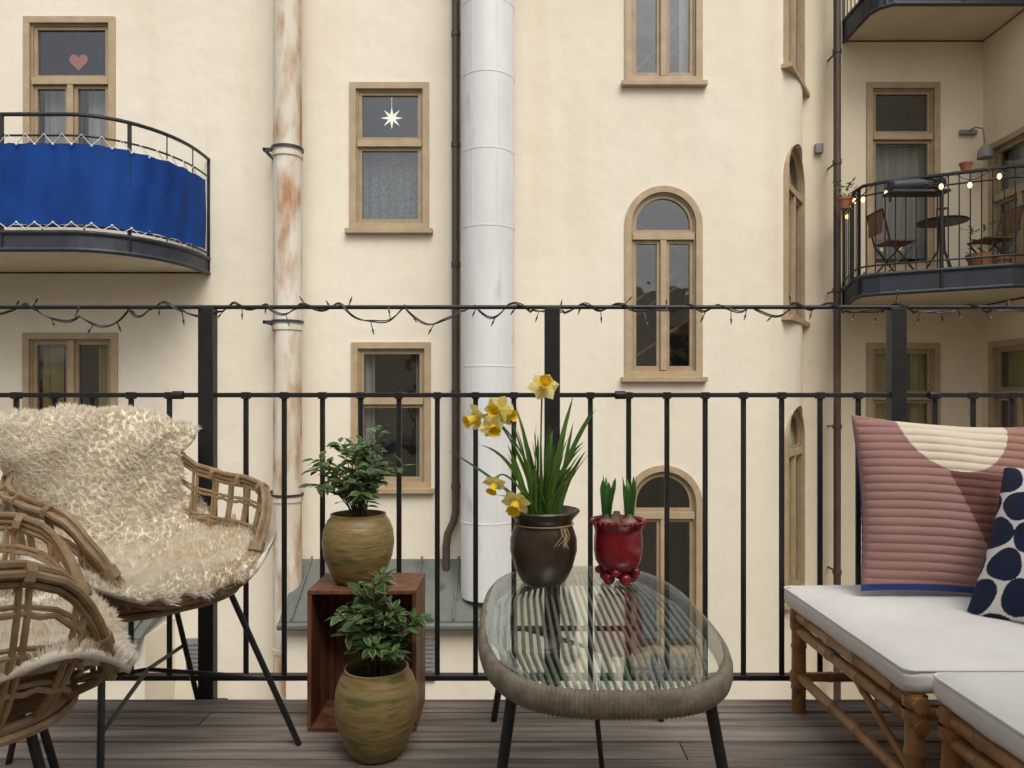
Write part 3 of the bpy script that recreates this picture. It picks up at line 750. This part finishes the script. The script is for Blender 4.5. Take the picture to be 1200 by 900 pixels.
def ficus(x, y, z, r, h, seed, ph=.22, spread=.15, nb=20, nl=20):
    RR = random.Random(seed); e = empty('potted_plant'); a = MB()
    a.lathe([(.001,z),(r*.55,z),(r*.62,z+.004),(r*.80,z+h*.18),(r*.95,z+h*.38),(r,z+h*.58),(r*.97,z+h*.75),(r*.86,z+h*.90),(r*.76,z+h*.965),(r*.77,z+h),(r*.73,z+h*1.005),(r*.70,z+h*.97),(r*.72,z+h*.86),(.001,z+h*.86)], x,y,48, wob=.006)
    a.obj('pot', M_potg, e, angle=60)
    sb = MB(); sb.disc(r*.72, z+h*.9, x, y); sb.obj('soil', M_soil, e)
    st_ = MB(); lf = MB(); zb_ = z+h*.88
    for b in range(nb):
        an = b*2.4+RR.uniform(-.3,.3); q = RR.uniform(.35,1)
        tip = Vector((math.cos(an)*spread*q, math.sin(an)*spread*q*.85, ph*RR.uniform(.5,1.0)*(1.1-.35*q)))
        if b < 5: tip.z = ph*RR.uniform(.9,1.15); tip.x *= .5; tip.y *= .5
        base = Vector((x+RR.uniform(-.02,.02), y+RR.uniform(-.02,.02), zb_)); pts = []
        for k in range(9):
            t = k/8; pts.append(base+Vector((tip.x*t**1.2, tip.y*t**1.2, tip.z*(1.35*t-.35*t**3)-spread*.12*t**4)))
        st_.tube(pts, [.0026-.0002*k for k in range(9)], 5)
        for k in range(nl):
            t = .3+.7*(k/(nl-1)); i = min(7,int(t*8)); p = pts[i].lerp(pts[i+1], t*8-i)
            a2 = k*2.4+RR.uniform(-.5,.5); dv = Vector((math.cos(a2),math.sin(a2),RR.uniform(-.6,.5)))+(pts[i+1]-pts[i]).normalized()*.7
            nn = Vector((RR.uniform(-.5,.5),RR.uniform(-.8,.1),1))
            leafv(lf, p+dv.normalized()*.006, dv, nn, RR.uniform(.030,.050), RR.uniform(.014,.022), var=RR.random() < .7)
    st_.obj('stems', M_stem, e); lf.obj('leaves', [M_leaf, M_leafe], e, smooth=False)
ficus(-.487, 2.30, .4285, .113, .215, 4, ph=.285, spread=.175, nb=26, nl=18)
ficus(-.385, 2.06, .0015, .118, .245, 9, ph=.27, spread=.12, nb=21)

# ------------------------------------------------------------------ coffee table
ct = empty('coffee_table'); TX, TY, TZ = .205, 1.85, .47
def sup(a, b, n, k, N_): 
    t = 2*math.pi*k/N_; c_, s_ = math.cos(t), math.sin(t)
    return (TX+a*math.copysign(abs(c_)**(2/n),c_), TY+b*math.copysign(abs(s_)**(2/n),s_))
def evenly(a,b,n,cnt):
    P = [Vector((*sup(a,b,n,k,720),0)) for k in range(720)]; d = [0]
    for i in range(720): d.append(d[-1]+(P[(i+1)%720]-P[i]).length)
    out = []; j = 0
    for i in range(cnt):
        s = d[-1]*i/cnt
        while d[j+1] < s: j += 1
        out.append(P[j].lerp(P[(j+1)%720], (s-d[j])/(d[j+1]-d[j]+1e-9)))
    return out
n_ = 3.0
mb = MB(); pts = [p+Vector((0,0,TZ-.034)) for p in evenly(.272,.503,n_,1200)]
mb.tube(pts, [.021*(1+.09*(i%4 in (1,2))) for i in range(1200)], 12, closed=True, sq=(1.25,.66)); mb.obj('woven_rim', M_wrap, ct, angle=60)
mb = MB()
for i in range(-14,15):
    xo = i*.0178; yo = .495*(max(0,1-abs(xo/.268)**n_))**(1/n_)
    mb.tube([(TX+xo*.85,TY-yo,TZ-.03),(TX+xo,TY-yo*.5,TZ-.036),(TX+xo,TY+yo*.5,TZ-.036),(TX+xo*.85,TY+yo,TZ-.03)], .0045, 6)
mb.obj('cord_strands', M_cord, ct)
mb = MB(); P = evenly(.270,.498,n_,160)
vs = []; 
for (sc,zz) in ((.992,TZ-.008),(1,TZ-.0065),(1,TZ-.0015),(.992,TZ)):
    vs += [(TX+(p.x-TX)*sc, TY+(p.y-TY)*sc, zz) for p in P]
n = 160; fs = [(r*n+i, r*n+(i+1)%n, (r+1)*n+(i+1)%n, (r+1)*n+i) for r in range(3) for i in range(n)]+[tuple(range(n-1,-1,-1)), tuple(range(3*n,4*n))]
mb.add(vs, fs); mb.obj('glass_top', M_tglass, ct, smooth=False)
mb = MB()
mb.tube([p+Vector((0,0,TZ-.05)) for p in evenly(.235,.46,2.7,120)], .008, 8, closed=True)
for sx_ in (-1,1):
    for sy_ in (-1,1):
        mb.tube([(TX+sx_*.20,TY+sy_*.33,TZ-.05),(TX+sx_*.262,TY+sy_*.42,0)], [.013,.010], 10)
mb.tube([(TX-.17,TY,TZ-.05),(TX-.01,TY-.03,TZ-.09),(TX+.03,TY-.02,0)], .007, 8); mb.tube([(TX-.235,TY,TZ-.05),(TX+.235,TY,TZ-.05)], .007, 8)
mb.obj('metal_legs', M_black, ct)

# ------------------------------------------------------------------ daffodils
dp = empty('daffodil_pot'); px_, py_ = .092, 2.12; z = TZ+.001
mb = MB()
mb.lathe([(.001,z),(.058,z),(.066,z+.008),(.085,z+.045),(.098,z+.095),(.097,z+.13),(.088,z+.158),(.082,z+.172),(.086,z+.185),(.102,z+.203),(.107,z+.209),(.104,z+.213),(.094,z+.206),(.080,z+.185),(.001,z+.185)], px_,py_,56)
mb.obj('pot', M_brpot, dp, angle=60)
mb = MB(); mb.disc(.08,z+.19,px_,py_); mb.obj('soil', M_soil, dp)
mb = MB(); mb.lathe([(.0865,z+.170),(.089,z+.172),(.0865,z+.175)], px_,py_,40)
for k in range(7):
    xx = px_+.045+k*.003; mb.tube([(xx,py_-.078,z+.17),(xx+R.uniform(-.012,.012),py_-.092,z+.15),(xx+R.uniform(-.02,.02),py_-.10,z+.12+R.uniform(-.01,.01))], .0012, 4)
mb.obj('raffia_tie', M_raf, dp)
lf = MB()
def strap(mb, base, dx, dy, h, w, droop, m=0, n=12, twist=0.):
    vs = []; 
    dirh = Vector((dx,dy,0)); side0 = Vector((-dy,dx,0)); side0 = side0.normalized() if side0.length > 1e-4 else Vector((1,0,0))
    ang = twist
    for i in range(n+1):
        t = i/n; p = base+dirh*(t**1.4)+Vector((0,0,h*t-droop*max(0,t-.45)**2*3))
        ww = w*(1-.25*t) if t < .8 else w*(.8)*(1-(t-.8)/.2*.92)
        s = Matrix.Rotation(ang+t*.5,3,'Z')@side0
        vs += [p-s*ww, p+Matrix.Rotation(1.57,3,'Z')@s*(ww*.35), p+s*ww]
    mb.add(vs, [(3*i,3*i+1,3*i+4,3*i+3) for i in range(n)]+[(3*i+1,3*i+2,3*i+5,3*i+4) for i in range(n)], m)
for k in range(52):
    a = R.uniform(0,6.28); q = R.uniform(.005,.05); b = Vector((px_+q*math.cos(a),py_+q*math.sin(a),z+.185))
    out = R.uniform(.02,.10); a2 = a+R.uniform(-.5,.5)
    strap(lf, b, out*math.cos(a2)+.015, out*math.sin(a2), R.uniform(.15,.31), R.uniform(.0055,.0085), R.uniform(0,.05), twist=R.uniform(0,3))
for (ddx,hh,dr) in ((-.24,.20,.0),(-.17,.29,.08),(.135,.34,.02),(.12,.32,.0),(.10,.27,.05),(-.13,.10,.03),(.075,.36,.0),(-.07,.33,.0),(-.10,.28,.02)):
    strap(lf, Vector((px_+ddx*.15,py_,z+.185)), ddx, R.uniform(-.04,.02), hh, .008, dr, twist=R.uniform(1.2,1.9))
lf.obj('leaves', M_dl, dp, angle=80)
def flower(pos, face_dir, s=1.):
    fd = Vector(face_dir).normalized(); u = fd.orthogonal().normalized(); w = fd.cross(u)
    for k in range(6):
        a = k*math.pi/3+.3; dv = u*math.cos(a)+w*math.sin(a); sd = fd.cross(dv)
        L = .033*s*R.uniform(.85,1.1); W = .0125*s; cr = R.uniform(-.006,.008)
        pts = [pos, pos+dv*L*.35+sd*W, pos+dv*L*.7+sd*W*.9+fd*cr, pos+dv*L+fd*cr*1.5, pos+dv*L*.7-sd*W*.9-fd*cr, pos+dv*L*.35-sd*W, pos+dv*L*.5+fd*.003]
        pt_.add(pts, [(0,1,6),(1,2,6),(2,3,6),(3,4,6),(4,5,6),(5,0,6)])
    rings = [(.006,.0),(.009,.008),(.010,.018),(.0125,.025),(.016,.029)]; vs = []; sg = 16
    for (r_,h_) in rings:
        for k in range(sg):
            a = 2*math.pi*k/sg; rr2 = r_*s
            if h_ > .024 and k%2: rr2 *= .84
            vs.append(pos+fd*h_*s+(u*math.cos(a)+w*math.sin(a))*rr2)
    tr_.add(vs, [(i*sg+k,i*sg+(k+1)%sg,(i+1)*sg+(k+1)%sg,(i+1)*sg+k) for i in range(len(rings)-1) for k in range(sg)])
pt_, tr_, sm_ = MB(), MB(), MB()
for (fx,fy,dd,fdir,s) in ((584,480,2.10,(-.3,-.8,-.1),1.35),(560,490,2.08,(-.9,-.5,-.3),1.35),(577,500,2.05,(.2,-.9,-.4),1.2),(637,453,2.12,(.1,-.8,.35),1.4),(580,566,2.03,(-.3,-.6,-.7),1.1),(605,588,2.0,(-.2,-.7,-.5),1.35),(594,486,2.12,(.6,-.6,-.1),1.1)):
    p = Vector((X(fx,dd),dd,Z(fy,dd))); flower(p, fdir, s); fd = Vector(fdir).normalized()
    b = Vector((px_+R.uniform(-.03,.03),py_+R.uniform(-.03,.0),z+.185)); neck = p-fd*.02
    top = max(neck.z+.03, b.z+.06)
    mid = Vector((b.x*.55+neck.x*.45, b.y*.5+neck.y*.5, b.z*.35+top*.65))
    c1 = Vector((neck.x*.85+b.x*.15, neck.y, top)); pts = []
    for i in range(17):
        t = i/16; pts.append(b*(1-t)**3+mid*3*t*(1-t)**2+c1*3*t*t*(1-t)+neck*t**3)
    sm_.tube(pts+[p], .003, 6); sm_.ball(neck, .0055, seg=5)
pt_.obj('petals', M_dp, dp, smooth=False); tr_.obj('trumpets', M_dt, dp, angle=60); sm_.obj('flower_stems', M_dl, dp)

# hyacinth pot
hp = empty('hyacinth_pot'); hx, hy = .309, 2.11; mb = MB(); z2 = z+.034
mb.lathe([(.001,z2),(.03,z2),(.052,z2+.010),(.066,z2+.035),(.071,z2+.065),(.070,z2+.095),(.068,z2+.115),(.070,z2+.128),(.078,z2+.143),(.080,z2+.149),(.078,z2+.153),(.070,z2+.148),(.064,z2+.12),(.001,z2+.12)], hx,hy,48)
for k in range(26):
    a = 2*math.pi*k/26; mb.ball((hx+.0785*math.cos(a),hy+.0785*math.sin(a),z2+.146), .0058, seg=5)
for k in range(5):
    a = 2*math.pi*k/5-1.2; mb.ball((hx+.040*math.cos(a),hy+.040*math.sin(a),z2-.015), .0180, seg=9)
    mb.ball((hx+.056*math.cos(a+.6),hy+.056*math.sin(a+.6),z2+.006), .012, seg=7)
mb.obj('pot', M_red, hp)
mb = MB(); mb.disc(.066,z2+.125,hx,hy); mb.obj('soil', M_soil, hp)
lv = MB(); bl = MB()
for (bx_,by_) in ((-.034,-.01),(.030,-.015),(.0,.03)):
    c0 = Vector((hx+bx_,hy+by_,z2+.135)); bl.ball(c0, .026, seg=8, sc=(1,1,.95)); bl.tube([c0+Vector((0,0,.015)),c0+Vector((0,0,.035))],[.016,.009],10)
    if by_ > 0: continue
    for k in range(9):
        a = k*.8; o = R.uniform(.004,.024)
        strap(lv, c0+Vector((.006*math.cos(a),.006*math.sin(a),.02)), o*math.cos(a), o*math.sin(a), R.uniform(.085,.13), R.uniform(.010,.014), 0., n=8, twist=0)
lv.obj('leaves', M_hy, hp, angle=80); bl.obj('bulbs', M_bulb, hp)

# ------------------------------------------------------------------ bamboo sofa
def bamboo(mb, p0, p1, r, sp=.17, off=0.):
    p0, p1 = Vector(p0), Vector(p1); L = (p1-p0).length; ts = [(0,1.)]; s = sp*.6+off
    while s < L-.01:
        for dd,k in ((-.010,1.0),(-.005,1.10),(-.001,1.16),(.001,1.0),(.003,1.12),(.010,1.02)):
            if 0 < s+dd < L: ts.append((s+dd,k))
        s += sp*R.uniform(.85,1.15)
    ts.append((L,1.)); mb.tube([p0.lerp(p1,t/L) for t,_ in ts], [r*k for _,k in ts], 12)
def rbox(x0,x1,y0,y1,z0,z1,r,cuts=22,puff=0.,mat_=None,name='cushion',parent=None,seed=0):
    bm = bmesh.new(); bmesh.ops.create_cube(bm, size=2); bmesh.ops.subdivide_edges(bm, edges=bm.edges, cuts=cuts, use_grid_fill=True)
    c_ = Vector(((x0+x1)/2,(y0+y1)/2,(z0+z1)/2)); h = Vector(((x1-x0)/2,(y1-y0)/2,(z1-z0)/2))
    for v in bm.verts:
        u = v.co.copy(); f = lambda t: math.copysign(abs(t)**.8, t)
        q = Vector((f(u.x)*h.x,f(u.y)*h.y,u.z*h.z)); inn = Vector([max(-(h[i]-r),min(h[i]-r,q[i])) for i in range(3)]); d = q-inn
        p = inn+(d.normalized()*r if d.length > 1e-6 else d)
        if abs(u.z) > .5: p.z += math.copysign(puff*(1-u.x**4)*(1-u.y**4), u.z) + .007*mnoise.noise(Vector((p.x*6,p.y*6,seed)))+.003*mnoise.noise(Vector((p.x*17,p.y*17,seed)))
        v.co = c_+p
    me = bpy.data.meshes.new(name); bm.to_mesh(me); bm.free(); me.materials.append(mat_)
    for p in me.polygons: p.use_smooth = True
    o = bpy.data.objects.new(name, me); COL.objects.link(o); o.parent = parent
    # piping seam around the upper edge
    sb = MB(); zz = z1-r*.28; pts = []
    for (cx_,cy_,a0) in ((x1-r,y1-r,0),(x0+r,y1-r,90),(x0+r,y0+r,180),(x1-r,y0+r,270)):
        for k in range(7):
            a = rad(a0+k*15); pts.append((cx_+(r-.004)*math.cos(a), cy_+(r-.004)*math.sin(a), zz))
    sb.tube(pts, .0035, 6, closed=True); sb.obj('piping', mat_, parent)
    return o
def sofa(name, x0, x1, y0, y1):
    e = empty(name); mb = MB()
    for x in (x0,x1):
        for y in (y0,y1):
            bamboo(mb, (x,y,0), (x,y,.335), .022, sp=.13)
    for zz,r in ((.31,.019),(.262,.017)):
        for x in (x0,x1): bamboo(mb, (x+(.0 if zz > .3 else .004),y0-.03,zz), (x,y1+.03,zz), r)
    for y in (y0,y1):
        bamboo(mb, (x0-.02,y,.285), (x1+.02,y,.285), .017); bamboo(mb, (x0,y,.11), (x1,y,.11), .015)
    for x in (x0,x1): bamboo(mb, (x,y0,.115), (x,y1,.115), .015)
    for x in (x0+.012,x1-.012):
        bamboo(mb, (x,y0+.02,.125), (x,(y0+y1)/2,.255), .010); 
    for k in range(1,9): 
        y = y0+(y1-y0)*k/9; bamboo(mb, (x0,y,.318), (x1,y,.318), .011)
    for x in (x0,x1):
        for y in (y0,y1):
            for zz in (.31,.285,.11): mb.tube([(x,y,zz-.016),(x,y,zz+.016)], .0275, 12)
    mb.obj('bamboo_frame', M_bamboo, e); return e
s1 = sofa('bamboo_sofa', .925, 1.98, 1.665, 2.34)
rbox(.885,2.02,1.635,2.385,.333,.398,.026,puff=.012,mat_=M_cush,name='seat_cushion',parent=s1,seed=1)
s2 = sofa('bamboo_ottoman', .957, 1.95, .72, 1.575)
rbox(.925,1.99,.70,1.615,.333,.402,.028,puff=.012,mat_=M_cush,name='seat_cushion',parent=s2,seed=4)
bk = MB()
for zz in (.45,.6,.75): bamboo(bk, (1.35,2.42,zz), (2.0,2.42,zz), .013)
for x in (1.35,1.98): bamboo(bk, (x,2.40,.32), (x,2.425,.76), .018)
bk.obj('backrest_frame', M_bamboo, s1)

# ------------------------------------------------------------------ pillows
def pillow(name, M, hw, hh, T, colf, quilt=0., n=200, mt=None):
    vs = []; cols = []; fs = []
    for side in (-1,1):
        for j in range(n+1):
            for i in range(n+1):
                u = -1+2*i/n; v = -1+2*j/n
                b = max(0,(1-u*u)*(1-v*v)); t = T*(b**.42)
                x = u*hw*(.93+.07*v*v); z = v*hh*(.94+.06*u*u)
                t += (.008*mnoise.noise(Vector((u*2.3,v*2.3,side*3+hw*9))))*min(1,b*4)
                if quilt and b > 0.01: t += .006*abs(math.sin(math.pi*(z+.002*math.sin(u*5))/quilt))**.6-.004
                vs.append(M@Vector((x, side*t, z))); cols.append(colf(u,v,side))
    m = (n+1)**2
    for s in (0,1):
        for j in range(n):
            for i in range(n):
                a = s*m+j*(n+1)+i; q = (a,a+1,a+n+2,a+n+1); fs.append(q if s == 0 else q[::-1])
    me = bpy.data.meshes.new(name); me.from_pydata(vs,[],fs); me.materials.append(mt)
    at = me.color_attributes.new('Col','FLOAT_COLOR','POINT'); at.data.foreach_set('color', [c for q in cols for c in (*q,1)])
    me.polygons.foreach_set('use_smooth',[True]*len(fs)); me.update()
    o = bpy.data.objects.new(name, me); COL.objects.link(o); return o
M_pil = vcolmat('pillow_fabric')
def colq(u,v,s):
    if s > 0 or v < -.93: return (.035,.065,.24)
    if math.hypot(u-.08,(v-1.0)*1.0) < .62 : return (.70,.61,.48)
    if v < .38 and u > -.10 and u+.10 > (.38-v)*.42 : return (.15,.065,.05)
    if v > .1 and u > .6: return (.37,.20,.155)
    return (.34,.19,.17)
Mp = Matrix.Translation((1.355,2.26,.672)) @ Matrix.Rotation(rad(4),4,'Y') @ Matrix.Rotation(rad(-15),4,'X')
pillow('quilted_cushion', Mp, .285, .275, .075, colq, quilt=.026, n=240, mt=M_pil)
def cold(u,v,s):
    gu, gv = u*2.2, v*2.2
    best = 9
    for j in range(int(math.floor(gv/.86))-1, int(math.floor(gv/.86))+3):
        for i in range(int(math.floor(gu))-1, int(math.floor(gu))+3):
            hsh = math.sin(i*12.9898+j*78.233)*43758.5453; hsh -= math.floor(hsh)
            cx_ = i+(.5 if j%2 else 0)+(hsh-.5)*.10; cy_ = j*.86+(hsh-.5)*.10
            a = math.atan2(gv-cy_,gu-cx_); rr3 = .455+.04*(hsh-.5)+.03*math.sin(3*a+hsh*9)
            best = min(best, math.hypot(gu-cx_,gv-cy_)-rr3)
    return (.012,.018,.045) if best < 0 else (.70,.68,.64)
Mp2 = Matrix.Translation((1.50,1.90,.605)) @ Matrix.Rotation(rad(-55),4,'Z') @ Matrix.Rotation(rad(-32),4,'X')
pillow('dotted_cushion', Mp2, .235, .235, .07, cold, n=220, mt=M_pil)

# ------------------------------------------------------------------ camera, light, world
cam = bpy.data.cameras.new('camera'); co = bpy.data.objects.new('camera', cam); COL.objects.link(co)
co.location = (0,0,EYE); co.rotation_euler = (rad(90),0,0); cam.lens = 25.5; cam.sensor_width = 36; cam.shift_y = 20/1200
cam.clip_start = .05; cam.clip_end = 1000; scene.camera = co
w = bpy.data.worlds.new('World'); scene.world = w; w.use_nodes = True; nt = w.node_tree
bg = nt.nodes['Background']; sky = nt.nodes.new('ShaderNodeTexSky'); sky.sky_type = 'NISHITA'; sky.sun_disc = False
EL, AZ = 52, 160
sky.sun_elevation = rad(EL); sky.sun_rotation = rad(AZ); sky.dust_density = 5; sky.air_density = 1
hs = nt.nodes.new('ShaderNodeHueSaturation'); hs.inputs['Saturation'].default_value = .35
nt.links.new(sky.outputs[0], hs.inputs['Color']); nt.links.new(hs.outputs[0], bg.inputs['Color']); bg.inputs['Strength'].default_value = .15
sd = bpy.data.lights.new('sun','SUN'); sd.energy = 1.3; sd.angle = rad(40); sd.color = (1,.97,.93)
so = bpy.data.objects.new('sun', sd); COL.objects.link(so)
az = rad(AZ); el = rad(EL); dirs = Vector((math.sin(az)*math.cos(el), math.cos(az)*math.cos(el), math.sin(el)))
so.rotation_euler = dirs.to_track_quat('Z','Y').to_euler()
scene.view_settings.view_transform = 'Standard'; scene.view_settings.look = 'None'; scene.view_settings.exposure = 0
